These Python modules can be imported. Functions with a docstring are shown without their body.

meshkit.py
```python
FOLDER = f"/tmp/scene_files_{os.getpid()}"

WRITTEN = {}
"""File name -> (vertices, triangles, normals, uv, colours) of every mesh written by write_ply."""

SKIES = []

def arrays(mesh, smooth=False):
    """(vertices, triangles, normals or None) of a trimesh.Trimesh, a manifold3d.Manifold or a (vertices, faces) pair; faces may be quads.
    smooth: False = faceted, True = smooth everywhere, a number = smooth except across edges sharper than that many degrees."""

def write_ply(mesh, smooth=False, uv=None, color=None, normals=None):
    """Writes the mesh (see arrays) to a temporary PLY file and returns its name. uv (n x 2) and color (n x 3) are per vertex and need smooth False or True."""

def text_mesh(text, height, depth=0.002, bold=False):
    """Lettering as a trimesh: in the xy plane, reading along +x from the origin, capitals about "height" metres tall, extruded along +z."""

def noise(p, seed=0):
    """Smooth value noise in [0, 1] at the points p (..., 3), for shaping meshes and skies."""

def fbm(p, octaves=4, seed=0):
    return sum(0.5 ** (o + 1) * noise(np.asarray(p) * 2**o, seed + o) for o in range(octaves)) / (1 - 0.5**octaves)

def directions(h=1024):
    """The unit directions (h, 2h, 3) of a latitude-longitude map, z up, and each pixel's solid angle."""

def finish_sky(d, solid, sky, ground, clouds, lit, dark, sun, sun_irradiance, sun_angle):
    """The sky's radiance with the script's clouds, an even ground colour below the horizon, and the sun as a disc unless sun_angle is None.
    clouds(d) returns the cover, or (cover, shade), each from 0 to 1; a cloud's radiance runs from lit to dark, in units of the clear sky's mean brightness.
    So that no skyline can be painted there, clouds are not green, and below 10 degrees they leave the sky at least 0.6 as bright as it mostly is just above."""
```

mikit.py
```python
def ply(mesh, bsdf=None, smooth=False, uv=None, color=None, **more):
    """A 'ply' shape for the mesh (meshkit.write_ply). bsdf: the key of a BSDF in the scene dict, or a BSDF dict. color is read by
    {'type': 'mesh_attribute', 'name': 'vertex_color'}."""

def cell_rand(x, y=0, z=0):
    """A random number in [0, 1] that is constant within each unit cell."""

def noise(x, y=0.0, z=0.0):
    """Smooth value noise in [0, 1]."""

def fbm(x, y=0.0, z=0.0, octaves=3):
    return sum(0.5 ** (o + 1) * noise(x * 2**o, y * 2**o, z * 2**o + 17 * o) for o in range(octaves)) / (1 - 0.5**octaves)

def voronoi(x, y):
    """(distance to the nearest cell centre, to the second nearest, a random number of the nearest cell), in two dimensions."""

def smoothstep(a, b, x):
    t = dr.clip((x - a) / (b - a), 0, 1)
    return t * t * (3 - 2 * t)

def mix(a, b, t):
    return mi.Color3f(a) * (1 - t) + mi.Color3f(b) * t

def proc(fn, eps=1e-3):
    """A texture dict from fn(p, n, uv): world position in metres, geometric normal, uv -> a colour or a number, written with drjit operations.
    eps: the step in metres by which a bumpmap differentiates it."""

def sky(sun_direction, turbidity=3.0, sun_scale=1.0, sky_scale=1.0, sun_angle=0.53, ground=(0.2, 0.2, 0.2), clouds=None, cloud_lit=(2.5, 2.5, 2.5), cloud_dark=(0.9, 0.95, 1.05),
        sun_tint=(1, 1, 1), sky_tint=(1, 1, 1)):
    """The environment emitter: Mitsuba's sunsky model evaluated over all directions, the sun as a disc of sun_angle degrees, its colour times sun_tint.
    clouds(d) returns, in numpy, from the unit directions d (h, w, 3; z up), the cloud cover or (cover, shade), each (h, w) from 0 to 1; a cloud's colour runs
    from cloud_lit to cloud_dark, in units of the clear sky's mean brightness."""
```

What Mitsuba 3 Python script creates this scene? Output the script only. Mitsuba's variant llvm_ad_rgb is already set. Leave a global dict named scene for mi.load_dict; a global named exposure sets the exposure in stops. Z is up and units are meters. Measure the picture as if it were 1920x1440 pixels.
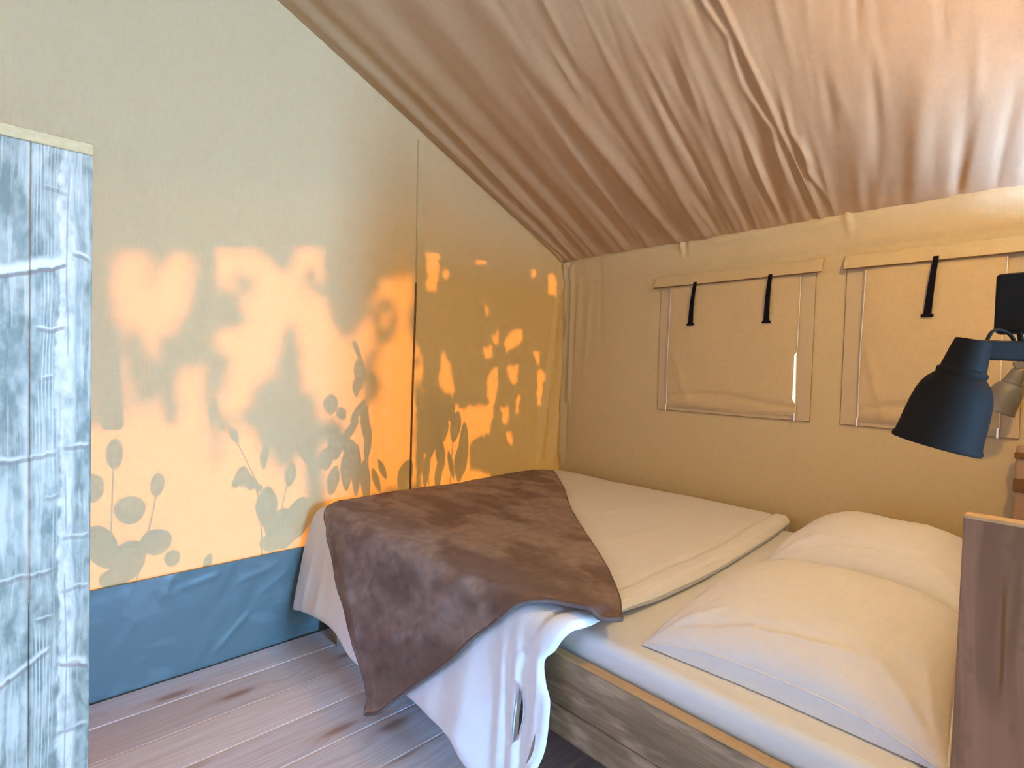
import math, random
import numpy as np, trimesh, manifold3d as m3
import drjit as dr
import mitsuba as mi
import mikit, meshkit
from mikit import proc, noise, fbm, voronoi, cell_rand, smoothstep, mix

T = mi.ScalarTransform4f
scene, labels = {}, {}

# ---------------------------------------------------------------- camera, sky, sun, large lights, exposure
scene['camera'] = {
    'type': 'perspective', 'fov': 86.94, 'fov_axis': 'x', 'near_clip': 0.02, 'far_clip': 500.0,
    'to_world': T().look_at(origin=[0, 0, 1.2], target=[-0.7243, 0.6889, 1.172], up=[-0.0400, -0.0014, 0.9992]),
}
SUN = np.array([-0.83, -0.15, 0.53]); SUN /= np.linalg.norm(SUN)      # low sun outside the gable
scene['sky'] = mikit.sky(SUN, turbidity=3.0, sun_scale=11.5, sky_scale=15.0, ground=(0.22, 0.24, 0.13), sun_angle=0.65, sun_tint=(1.0, 0.86, 0.66))
DOOR_GLOW = [44.0, 98.0, 178.0]          # added pane glowing as daylight in an unseen door, far to the right
ADDED_WINDOW_LIGHT = [5.2, 4.3, 4.6]          # pane added as daylight fill in an unseen front window, behind the camera
ADDED_LOW_LIGHT = [0.8, 2.6, 9.5]       # pane added for the blue light low on the left, behind the camera
ADDED_UPLIGHT = [850.0, 1550.0, 3100.0]             # unseen lamp added for the cool light on the ceiling edge
BULB_LIGHT = [380.0, 218.0, 62.0]       # warm globe lamp under the roof
exposure = 0.18

GX, BY, EAVE, RIDGE, FY, RX = -2.335, 2.67, 1.91, 0.535, -1.6, 4.6     # gable, back wall, eave height, ridge y, front wall, right wall
def roof_z(y): return EAVE + 0.42 * (BY - np.maximum(y, 2 * RIDGE - y))


# ---------------------------------------------------------------- helpers
def tag(key, label=None, cat=None, group=None, kind=None):
    d = labels.setdefault(key, {})
    for k, v in (('label', label), ('category', cat), ('group', group), ('kind', kind)):
        if v: d[k] = v

def put(key, mesh, bsdf, smooth=35, **more):
    k, n = key, 0
    while k in scene:
        n += 1; k = f'{key}_{n:03d}'
    scene[k] = mikit.ply(mesh, bsdf, smooth=smooth, **more)
    return k

def grid_faces(n, m):
    i, j = np.meshgrid(np.arange(n - 1), np.arange(m - 1), indexing='ij')
    a = (i * m + j).ravel()
    return np.stack([a, a + m, a + m + 1, a + 1], 1)

def grid(P):
    n, m = P.shape[:2]
    q = grid_faces(n, m)
    return trimesh.Trimesh(P.reshape(-1, 3), np.vstack([q[:, [0, 1, 2]], q[:, [0, 2, 3]]]), process=False)

def shell(P, Q):
    """closed sheet between the outer grid P and the inner grid Q"""
    n, m = P.shape[:2]
    q = grid_faces(n, m); N = n * m
    rim = np.concatenate([np.arange(m), np.arange(1, n) * m + m - 1, N - 2 - np.arange(m - 1), (np.arange(n - 2, 0, -1)) * m])
    r2 = np.roll(rim, -1)
    side = np.stack([rim, rim + N, r2 + N, r2], 1)
    q = np.vstack([q, q[:, ::-1] + N, side])
    return trimesh.Trimesh(np.vstack([P.reshape(-1, 3), Q.reshape(-1, 3)]), np.vstack([q[:, [0, 1, 2]], q[:, [0, 2, 3]]]), process=False)

def box(x0, x1, y0, y1, z0, z1, r=0.003, seg=2):
    """box with rounded edges"""
    r = min(r, 0.45 * min(x1 - x0, y1 - y0, z1 - z0))
    s = m3.Manifold.sphere(r, 4 * seg)
    pts = np.array([[x, y, z] for x in (x0 + r, x1 - r) for y in (y0 + r, y1 - r) for z in (z0 + r, z1 - r)])
    h = m3.Manifold.batch_hull([s.translate(p.tolist()) for p in pts])
    m = h.to_mesh()
    return trimesh.Trimesh(m.vert_properties[:, :3], m.tri_verts, process=False)

def tube(pts, rad, sides=10, cap=True):
    p = np.asarray(pts, float); n = len(p)
    t = np.gradient(p, axis=0); t /= np.linalg.norm(t, axis=1, keepdims=True)
    a = np.cross(t[0], [0.31, 0.2, 0.93]); a /= np.linalg.norm(a)
    A = []
    for k in range(n):
        a = a - t[k] * (a @ t[k]); a /= np.linalg.norm(a); A.append(a)
    A = np.array(A); B = np.cross(t, A)
    g = np.arange(sides) * 2 * np.pi / sides
    R = np.broadcast_to(rad, (n,))[:, None, None]
    V = p[:, None] + R * (np.cos(g)[None, :, None] * A[:, None] + np.sin(g)[None, :, None] * B[:, None])
    i, j = np.meshgrid(np.arange(n - 1), np.arange(sides), indexing='ij')
    q = np.stack([i * sides + j, i * sides + (j + 1) % sides, (i + 1) * sides + (j + 1) % sides, (i + 1) * sides + j], -1).reshape(-1, 4)
    f = np.vstack([q[:, [0, 1, 2]], q[:, [0, 2, 3]]])
    V = V.reshape(-1, 3)
    if cap:
        V = np.vstack([V, p[:1], p[-1:]]); k = np.arange(sides); N = n * sides
        f = np.vstack([f, np.stack([k * 0 + N, (k + 1) % sides, k], 1), np.stack([k * 0 + N + 1, k + (n - 1) * sides, (k + 1) % sides + (n - 1) * sides], 1)])
    return trimesh.Trimesh(V, f, process=False)

def lathe(prof, base, axis, sides=56):
    """prof: (radius, distance along the axis) pairs"""
    z = np.asarray(axis, float); z = z / np.linalg.norm(z)
    a = np.cross(z, [0.3, 0.9, 0.1]); a /= np.linalg.norm(a); b = np.cross(z, a)
    g = np.arange(sides) * 2 * np.pi / sides
    p = np.asarray(prof, float); n = len(p)
    V = np.asarray(base) + p[:, None, 1:2] * z + p[:, None, 0:1] * (np.cos(g)[None, :, None] * a + np.sin(g)[None, :, None] * b)
    i, j = np.meshgrid(np.arange(n - 1), np.arange(sides), indexing='ij')
    q = np.stack([i * sides + j, i * sides + (j + 1) % sides, (i + 1) * sides + (j + 1) % sides, (i + 1) * sides + j], -1).reshape(-1, 4)
    return trimesh.Trimesh(V.reshape(-1, 3), np.vstack([q[:, [0, 1, 2]], q[:, [0, 2, 3]]]), process=False)

def smooth_line(pts, n):
    """n points at even spacing along a Catmull-Rom curve through pts"""
    p = np.asarray(pts, float)
    if len(p) == 2: return p[0] + np.linspace(0, 1, n)[:, None] * (p[1] - p[0])
    q = np.vstack([2 * p[0] - p[1], p, 2 * p[-1] - p[-2]]); out = []
    for k in range(len(p) - 1):
        t = np.linspace(0, 1, 16, endpoint=False)[:, None]; a, b, c, d = q[k:k + 4]
        out.append(0.5 * (2 * b + (c - a) * t + (2 * a - 5 * b + 4 * c - d) * t**2 + (3 * b - a - 3 * c + d) * t**3))
    o = np.vstack([*out, p[-1:]])
    s = np.concatenate([[0], np.cumsum(np.linalg.norm(np.diff(o, axis=0), axis=1))]); w = np.linspace(0, s[-1], n)
    return np.stack([np.interp(w, s, o[:, k]) for k in range(o.shape[1])], 1)

def coons(a, b, c, d):
    """a: P00->P10, b: P01->P11 (n points), c: P00->P01, d: P10->P11 (m points) -> n x m x dims"""
    n, m = len(a), len(c)
    u = np.linspace(0, 1, n)[:, None, None]; v = np.linspace(0, 1, m)[None, :, None]
    ruled = (1 - v) * a[:, None] + v * b[:, None] + (1 - u) * c[None] + u * d[None]
    return ruled - ((1 - u) * (1 - v) * a[0] + u * (1 - v) * a[-1] + (1 - u) * v * b[0] + u * v * b[-1])

def nfbm(x, y, z=0.0, octaves=4, seed=0):
    x, y, z = np.broadcast_arrays(np.asarray(x, float), np.asarray(y, float), np.asarray(z, float))
    return meshkit.fbm(np.stack([x, y, z], -1), octaves, seed) - 0.5

def gauss(x, w): return np.exp(-(x / w)**2)
def sstep(a, b, x):
    t = np.clip((x - a) / (b - a), 0, 1); return t * t * (3 - 2 * t)
def segdist(px, py, a, b):
    a, b = np.asarray(a, float), np.asarray(b, float); ab = b - a
    t = np.clip(((px - a[0]) * ab[0] + (py - a[1]) * ab[1]) / (ab @ ab), 0, 1)
    return np.hypot(px - a[0] - t * ab[0], py - a[1] - t * ab[1])


# ---------------------------------------------------------------- materials
def two(b): return {'type': 'twosided', 'bsdf': b}
def matte(fn): return two({'type': 'diffuse', 'reflectance': proc(fn) if callable(fn) else {'type': 'rgb', 'value': fn}})
def glossy(fn, rough, spec=0.5, **k):
    return two({'type': 'principled', 'base_color': proc(fn) if callable(fn) else {'type': 'rgb', 'value': fn}, 'roughness': rough, 'specular': spec, **k})

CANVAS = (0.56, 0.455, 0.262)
def canvas_tone(p, n, uv):
    threads = fbm(p.y * 300, p.z * 40, p.x * 300, 2) + fbm(p.y * 40, p.z * 300, p.x * 40, 2) - 1.0
    return mi.Color3f(*CANVAS) * (1.0 + 0.08 * threads)
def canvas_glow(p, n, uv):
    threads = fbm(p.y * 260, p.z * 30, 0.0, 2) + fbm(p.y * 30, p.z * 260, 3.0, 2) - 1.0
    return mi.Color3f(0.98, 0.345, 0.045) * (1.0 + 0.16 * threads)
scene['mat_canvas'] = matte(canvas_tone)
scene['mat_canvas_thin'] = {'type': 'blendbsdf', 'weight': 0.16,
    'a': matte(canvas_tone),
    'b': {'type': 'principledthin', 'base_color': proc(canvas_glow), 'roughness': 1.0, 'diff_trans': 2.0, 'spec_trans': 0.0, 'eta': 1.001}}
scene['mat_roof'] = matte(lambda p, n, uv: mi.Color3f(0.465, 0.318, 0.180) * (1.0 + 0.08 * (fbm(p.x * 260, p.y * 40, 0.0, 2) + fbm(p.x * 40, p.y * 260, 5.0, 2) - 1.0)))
scene['mat_flap'] = matte(lambda p, n, uv: mi.Color3f(0.555, 0.435, 0.248) * (1.0 + 0.07 * (fbm(p.x * 300, p.z * 40, 0.0, 2) + fbm(p.x * 40, p.z * 300, 5.0, 2) - 1.0)))
scene['mat_flap_border'] = matte((0.525, 0.425, 0.27))
scene['mat_edge_shade'] = matte((0.30, 0.215, 0.115))  # dark tone painted as shade round the window flap borders
scene['mat_canvas_edge'] = matte((0.48, 0.385, 0.225))
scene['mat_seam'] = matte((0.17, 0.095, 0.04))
scene['mat_skirt'] = glossy(lambda p, n, uv: mix((0.088, 0.132, 0.142), (0.115, 0.160, 0.172), smoothstep(0.55, 0.75, fbm(p.y * 9 + p.z * 5, p.z * 14, 0.0, 3))), 0.42, 0.5)

def deck(p, n, uv):
    k = dr.floor((p.x - GX) / 0.1885); r = cell_rand(k, 3.0)
    wob = fbm(p.x * 8 + r * 50, p.y * 1.6, r * 20, 3)
    kx, ky = p.x * 7.5 + r * 30, p.y * 2.1 + r * 13
    d1, _, who = voronoi(kx, ky)
    knot = smoothstep(0.16, 0.05, d1) * smoothstep(0.45, 0.5, who)
    ring = smoothstep(0.35, 0.10, d1) * smoothstep(0.45, 0.5, who)
    grain = fbm(p.x * 170 + wob * 26 + ring * 4, p.y * 5, r * 9, 3)
    c = mix((0.54, 0.49, 0.50), (0.66, 0.63, 0.645), smoothstep(0.2, 0.8, grain))
    c = mix(c, mi.Color3f(0.56, 0.45, 0.42), 0.45 * smoothstep(0.5, 0.72, fbm(p.x * 6 + r * 7, p.y * 1.1, 2.0, 3)))
    c = mix(c, mi.Color3f(0.19, 0.11, 0.085), 0.75 * knot)
    c = mix(c, mi.Color3f(0.42, 0.28, 0.23), 0.4 * ring)
    return c * (0.9 + 0.2 * r)
scene['mat_deck'] = glossy(deck, 0.5, 0.35)
scene['mat_deck_tongue'] = matte((0.66, 0.60, 0.55))

def driftwood(p, n, uv):
    g = fbm(p.x * 3 + 0.8 * fbm(p.x * 2, p.z * 6, 1.0, 2), p.z * 34, p.y * 20, 4)
    b = fbm(p.x * 9, p.z * 30, 7.0, 4)
    f = fbm(p.x * 25, p.z * 260, 2.0, 2)
    c = mix((0.20, 0.145, 0.095), (0.30, 0.225, 0.15), smoothstep(0.3, 0.7, g))
    c = mix(c, mi.Color3f(0.44, 0.335, 0.235), 0.6 * smoothstep(0.46, 0.70, b))
    c = mix(c, mi.Color3f(0.16, 0.12, 0.10), 0.5 * smoothstep(0.60, 0.70, g) * smoothstep(0.5, 0.4, b))
    return c * (0.82 + 0.36 * f)
scene['mat_driftwood'] = matte(driftwood)
def lamplit_wood(p, n, uv):  # lamplight on the rail top put into the wood colour
    return mix((0.36, 0.215, 0.09), (0.50, 0.32, 0.15), fbm(p.x * 5, p.y * 120, p.z * 120, 3))
scene['mat_lamplit_wood'] = glossy(lamplit_wood, 0.5, 0.3)
def brownboard(p, n, uv):
    w = fbm(p.x * 6, p.z * 2.2, 1.0, 3)
    g = fbm(p.x * 110 + w * 16, p.z * 3.5, p.y * 60, 3)
    c = mix((0.20, 0.104, 0.060), (0.28, 0.155, 0.092), smoothstep(0.25, 0.75, g))
    c = mix(c, mi.Color3f(0.33, 0.165, 0.108), 0.7 * smoothstep(0.42, 0.62, fbm(p.x * 14 + 3, p.z * 4, 4.0, 3)))
    c = mix(c, mi.Color3f(0.17, 0.10, 0.05), 0.5 * smoothstep(0.60, 0.75, fbm(p.x * 40, p.z * 22, 8.0, 3)))
    crack = smoothstep(0.0035, 0.0012, dr.abs(p.x + 0.066 + 0.004 * (noise(p.z * 9) - 0.5))) * smoothstep(0.70, 0.76, p.z) * smoothstep(0.93, 0.86, p.z)
    return mix(c, mi.Color3f(0.16, 0.07, 0.012), 0.85 * crack)
scene['mat_brownboard'] = glossy(brownboard, 0.55, 0.3)
scene['mat_brownboard_lit'] = glossy(lambda p, n, uv: mix((0.42, 0.27, 0.14), (0.55, 0.37, 0.2), fbm(p.x * 60, p.y * 60, p.z * 4, 2)), 0.5, 0.3)  # lamplight on the board top put into a paler brown

def linen(p, n, uv):
    return mi.Color3f(0.73, 0.75, 0.80) * (1.0 + 0.05 * (fbm(p.x * 190, p.y * 30, p.z * 190, 2) + fbm(p.x * 30, p.y * 190, p.z * 60, 2) - 1.0))
scene['mat_linen'] = matte(linen)
scene['mat_sheet'] = matte((0.71, 0.74, 0.78))
def fleece(p, n, uv):
    nap = fbm(p.x * 5 + 2.2 * fbm(p.x * 6, p.y * 6, p.z * 6, 2), p.y * 9 + p.z * 7, 3.0, 4)
    small = fbm(p.x * 38, p.y * 38, p.z * 38, 3)
    c = mix((0.140, 0.100, 0.088), (0.235, 0.185, 0.168), smoothstep(0.30, 0.70, nap))
    return c * (0.72 + 0.56 * small)
scene['mat_fleece'] = two({'type': 'principled', 'base_color': proc(fleece), 'roughness': 0.95, 'specular': 0.1, 'sheen': 0.6, 'sheen_tint': 0.6})
scene['mat_fleece_shade'] = matte((0.13, 0.10, 0.095))  # front edge shade of the throw put into its hem colour
scene['mat_lamp'] = glossy((0.014, 0.0112, 0.0095), 0.68, 0.12)
scene['mat_lamp_lit'] = glossy((0.13, 0.128, 0.115), 0.45, 0.5)  # black lamp metal with the lamplight on it painted in as grey
scene['mat_lamp_inside'] = matte((0.55, 0.53, 0.5))
scene['mat_strap'] = matte((0.010, 0.009, 0.013))
scene['mat_zip'] = glossy((0.86, 0.86, 0.88), 0.35, 0.5)
scene['mat_metal'] = {'type': 'roughconductor', 'material': 'Al', 'alpha': 0.25}
scene['mat_wood_plain'] = glossy((0.36, 0.24, 0.14), 0.5, 0.3)
scene['mat_slit_white'] = matte((0.76, 0.83, 0.90))  # bluish white so that the window slit looks bright with daylight
scene['mat_leaf'] = matte((0.10, 0.17, 0.05))
scene['mat_bark'] = matte((0.14, 0.10, 0.07))
scene['mat_grass'] = matte(lambda p, n, uv: mix((0.10, 0.15, 0.045), (0.17, 0.22, 0.07), fbm(p.x * 3, p.y * 3, 0.0, 4)))


# ---------------------------------------------------------------- large structure: canvas shell of the tent
# gable wall, thin canvas that lets the low sun through
ys = np.linspace(FY, BY + 0.03, 262); zs = np.linspace(0, 1, 150)
Y, V = np.meshgrid(ys, zs, indexing='ij')
Z = 0.375 + V * (roof_z(Y) + 0.01 - 0.375)
def gable_offset(Y, Z):
    d = 0.010 * nfbm(Y * 1.6, Z * 1.2, 0, 3, 1) + 0.003 * nfbm(Y * 14, Z * 3, 2, 3, 2)
    for a, b, w, h in (((0.60, 1.58), (1.20, 1.475), 0.006, 0.0018), ((0.68, 1.255), (0.95, 1.36), 0.005, 0.0014), ((0.42, 1.535), (0.62, 1.52), 0.006, 0.0012)):
        d += h * gauss(segdist(Y, Z, a, b), w)
    for a, b, w, h in (((2.645, 1.86), (2.46, 0.55), 0.012, 0.028), ((2.668, 1.86), (2.60, 0.50), 0.012, 0.034), ((2.63, 1.7), (2.54, 0.5), 0.014, -0.016), ((2.60, 1.4), (2.40, 0.5), 0.020, 0.006)):
        d += h * gauss(segdist(Y, Z, a, b), w) * sstep(1.9, 1.75, Z) * sstep(0.57, 0.68, Z)
    d += 0.004 * gauss(Y - 1.545, 0.02) - 0.003 * gauss(Y - 1.505, 0.02)
    return d
put('wall_left', grid(np.stack([GX + gable_offset(Y, Z), Y, Z], -1)), 'mat_canvas_thin', True)
tag('wall_left', 'beige canvas gable wall with orange sunlight and leaf shadows shining through', kind='structure')
def seam(z0, z1, w, t, n=50):
    z = np.linspace(z0, z1, n); y = 1.527 + 0.002 * np.sin(z * 5) - 0.003 * (1 - z / 2.3)
    P = np.stack([np.stack([GX + 0.003 + gable_offset(y, z), y + s * w / 2, z], -1) for s in (-1, -0.5, 0.5, 1)], 1)
    P[:, 1:3, 0] += t
    Q = P.copy(); Q[..., 0] -= 0.010
    return shell(P, Q)
put('wall_left__zip_seam', seam(0.38, 1.62, 0.009, 0.004), 'mat_seam', 30); tag('wall_left__zip_seam', 'dark brown closed zip running up the gable canvas')
put('wall_left__stitched_seam', seam(1.62, 2.335, 0.006, 0.003), 'mat_canvas_edge', 30)
# grey-green ground skirt below the gable canvas
ys = np.linspace(FY, BY - 0.01, 300); Y, V = np.meshgrid(ys, np.linspace(0, 1, 40), indexing='ij')
Z = -0.030 + V * 0.422
d = 0.006 * nfbm(Y * 5, Z * 3, 0, 3, 4) * (1 - 0.5 * V) + 0.0035 * nfbm(Y * 26 - Z * 12, Z * 6, 1, 3, 5)
for a, b, h in (((0.64, 0.06), (0.74, 0.16), 0.004), ((0.50, 0.33), (0.62, 0.35), 0.003), ((0.72, 0.31), (0.84, 0.335), 0.003), ((0.33, 0.36), (0.36, 0.30), 0.003), ((0.47, 0.38), (0.455, 0.32), 0.003), ((0.80, 0.24), (0.90, 0.30), 0.002)):
    d += h * gauss(segdist(Y, Z, a, b), 0.010)
P = np.stack([GX + 0.016 + d, Y, Z], -1); Q = P.copy(); Q[..., 0] -= 0.004
put('wall_left__ground_skirt', shell(P, Q), 'mat_skirt', 40)
tag('wall_left__ground_skirt', 'grey-green coated groundsheet strip along the foot of the gable')
P = np.stack([GX + 0.019 + d[:, -3:], Y[:, -3:], 0.384 + 0.005 * np.array([-1, 0, 1.8])[None] + 0 * Y[:, -3:]], -1); Q = P.copy(); Q[..., 0] -= 0.012
put('wall_left__skirt_hem', shell(P, Q), 'mat_skirt', 40)

# back wall with two window openings
HOLES = [(-1.545, -0.889, 1.035, 1.62), (-0.63, -0.205, 1.035, 1.62)]
xs = np.unique(np.concatenate([np.linspace(GX - 0.03, 0.5, 296), [h[k] for h in HOLES for k in (0, 1)]]))
zs = np.unique(np.concatenate([np.linspace(0.0, 1.93, 130), [1.035, 1.62]]))
X, Z = np.meshgrid(xs, zs, indexing='ij')
def back_offset(X, Z):
    d = 0.012 * nfbm(X * 1.3, Z * 1.1, 0, 3, 11) + 0.003 * nfbm(X * 9, Z * 2, 2, 3, 12)
    val = sstep(1.762, 1.775, Z)
    d = d + val * (0.010 + 0.009 * nfbm(X * 9, Z * 14, 4, 3, 13) + 0.012 * (Z - 1.77) / 0.14 * sstep(-1.6, -0.2, X))
    d = d + 0.010 * gauss(Z - 1.885, 0.018) * (1 + 2.0 * nfbm(X * 4, 0, 0, 2, 14))
    for x0, h in ((-1.503, 0.016), (-1.475, -0.010), (-0.72, 0.012), (-1.46, 0.006)):
        d = d + h * gauss(X - x0 - 0.15 * (1.91 - Z) * np.sign(h), 0.010) * sstep(1.79, 1.88, Z)
    left = sstep(-1.6, -2.0, X)
    d = d + left * 0.010 * nfbm(X * 22 + 0.6 * Z, Z * 0.7, 6, 3, 15) * sstep(0.9, 1.7, Z)
    for a, b, w, h in (((-2.315, 1.88), (-2.318, 0.5), 0.012, 0.034), ((-2.268, 1.86), (-2.275, 1.0), 0.009, 0.020), ((-2.290, 1.86), (-2.295, 0.6), 0.009, -0.008), ((-2.21, 1.75), (-2.23, 1.25), 0.014, 0.007), ((-2.12, 1.72), (-2.16, 1.15), 0.016, 0.005)):
        d = d + h * gauss(segdist(X, Z, a, b), w) * sstep(0.57, 0.68, Z)
    return d
q = grid_faces(len(xs), len(zs))
cx = X.ravel()[q].mean(1); cz = Z.ravel()[q].mean(1)
keep = np.ones(len(q), bool)
for h in HOLES: keep &= ~((cx > h[0]) & (cx < h[1]) & (cz > h[2]) & (cz < h[3]))
q = q[keep]
P = np.stack([X, BY - back_offset(X, Z), Z], -1)
put('wall_back', trimesh.Trimesh(P.reshape(-1, 3), np.vstack([q[:, [0, 1, 2]], q[:, [0, 2, 3]]]), process=False), 'mat_canvas', True)
tag('wall_back', 'beige canvas back wall with two zipped window flaps behind the bed', kind='structure')

# roof slopes: the near slope carries the long gathers of the lining
rng = np.random.default_rng(5)
xs = np.concatenate([np.linspace(GX, 0.45, 420), np.linspace(0.5, RX, 30)]); ys = np.linspace(RIDGE, BY + 0.01, 130)
X, Y = np.meshgrid(xs, ys, indexing='ij')
t = BY - Y                                                            # distance from the eave
d = 0.030 * nfbm(X * 1.5, Y * 0.8, 0, 3, 21) * sstep(0, 0.4, t)
folds = [(-1.525, 0.00, 0.022, 0.018, 2.0), (-1.60, 0.03, 0.020, -0.010, 1.2), (-1.44, 0.06, 0.022, 0.010, 0.9), (-1.36, 0.05, 0.02, 0.009, 0.8), (-2.315, 0.02, 0.030, 0.016, 1.7), (-2.285, 0.015, 0.012, 0.010, 2.9), (-2.24, 0.03, 0.012, -0.007, 2.8), (-2.19, 0.04, 0.016, 0.009, 2.9), (-2.09, 0.05, 0.022, 0.010, 2.7), (-1.99, 0.06, 0.020, -0.008, 2.6), (-1.86, 0.08, 0.022, 0.009, 2.6),
         (-2.25, 0.06, 0.022, 0.012, 1.3), (-2.18, 0.10, 0.026, -0.008, 1.4), (-1.95, 0.05, 0.04, 0.013, 1.6), (-1.80, 0.02, 0.035, -0.010, 1.5), (-1.70, 0.04, 0.025, 0.011, 1.4)]
for k in range(150):
    x0 = rng.uniform(-2.33, 0.4); right = x0 > -0.85
    folds.append((x0, rng.normal(0.17 if right else 0.10, 0.045), rng.uniform(0.008, 0.026), rng.choice([-1, 1]) * rng.uniform(0.002, 0.0080) * (0.6 if right else 1.0), rng.uniform(0.35, 0.9 if right else 1.7)))
for x0, m, w, h, L in folds:
    xx = x0 + m * t + 0.008 * nfbm(t * 3, x0 * 10, 0, 2, 22)
    d = d + h * gauss(X - xx, w * (1 + 1.3 * t)) * sstep(L, 0.3 * L, t) * sstep(-0.02, 0.06, t)
for k in range(110):                                                   # short slack creases in mid slope
    x0, t0 = rng.uniform(-1.5, 0.4), rng.uniform(0.35, 1.7); m = rng.normal(0.15, 0.07)
    d = d + rng.choice([-1, 1]) * rng.uniform(0.001, 0.004) * gauss(X - x0 - m * (t - t0), rng.uniform(0.008, 0.02)) * gauss(t - t0, rng.uniform(0.1, 0.22))
sx = -0.822 + 0.012 * t                                               # seam between two lengths of lining
d = d + 0.007 * gauss(X - sx, 0.012) - 0.006 * gauss(X - sx + 0.03, 0.014)
for t0, s in ((0.55, -1), (0.95, -1), (0.30, 1), (0.5, 1)):
    d = d + 0.010 * gauss(X - sx - s * (0.028 + 0.12 * np.abs(t - t0)), 0.012) * gauss(t - t0, 0.16)
d = d + 0.010 * sstep(0.10, 0.0, t)
nrm = np.array([0, -0.42, -1.0]) / math.hypot(0.42, 1)                 # into the room
P = np.stack([X, Y, roof_z(Y)], -1) + d[..., None] * nrm
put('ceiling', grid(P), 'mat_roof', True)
tag('ceiling', 'sloping beige canvas roof lining gathered into long folds', kind='structure')
tt = np.linspace(0.02, 1.5, 40)
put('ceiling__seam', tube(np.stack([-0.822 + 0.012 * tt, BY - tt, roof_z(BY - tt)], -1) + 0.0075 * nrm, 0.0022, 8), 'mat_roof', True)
ys = np.array([FY - 0.02, RIDGE]); X, Y = np.meshgrid(np.linspace(GX - 0.02, RX + 0.02, 3), ys, indexing='ij')
put('ceiling__far_slope', grid(np.stack([X, Y, roof_z(Y)], -1)), 'mat_roof')

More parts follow.
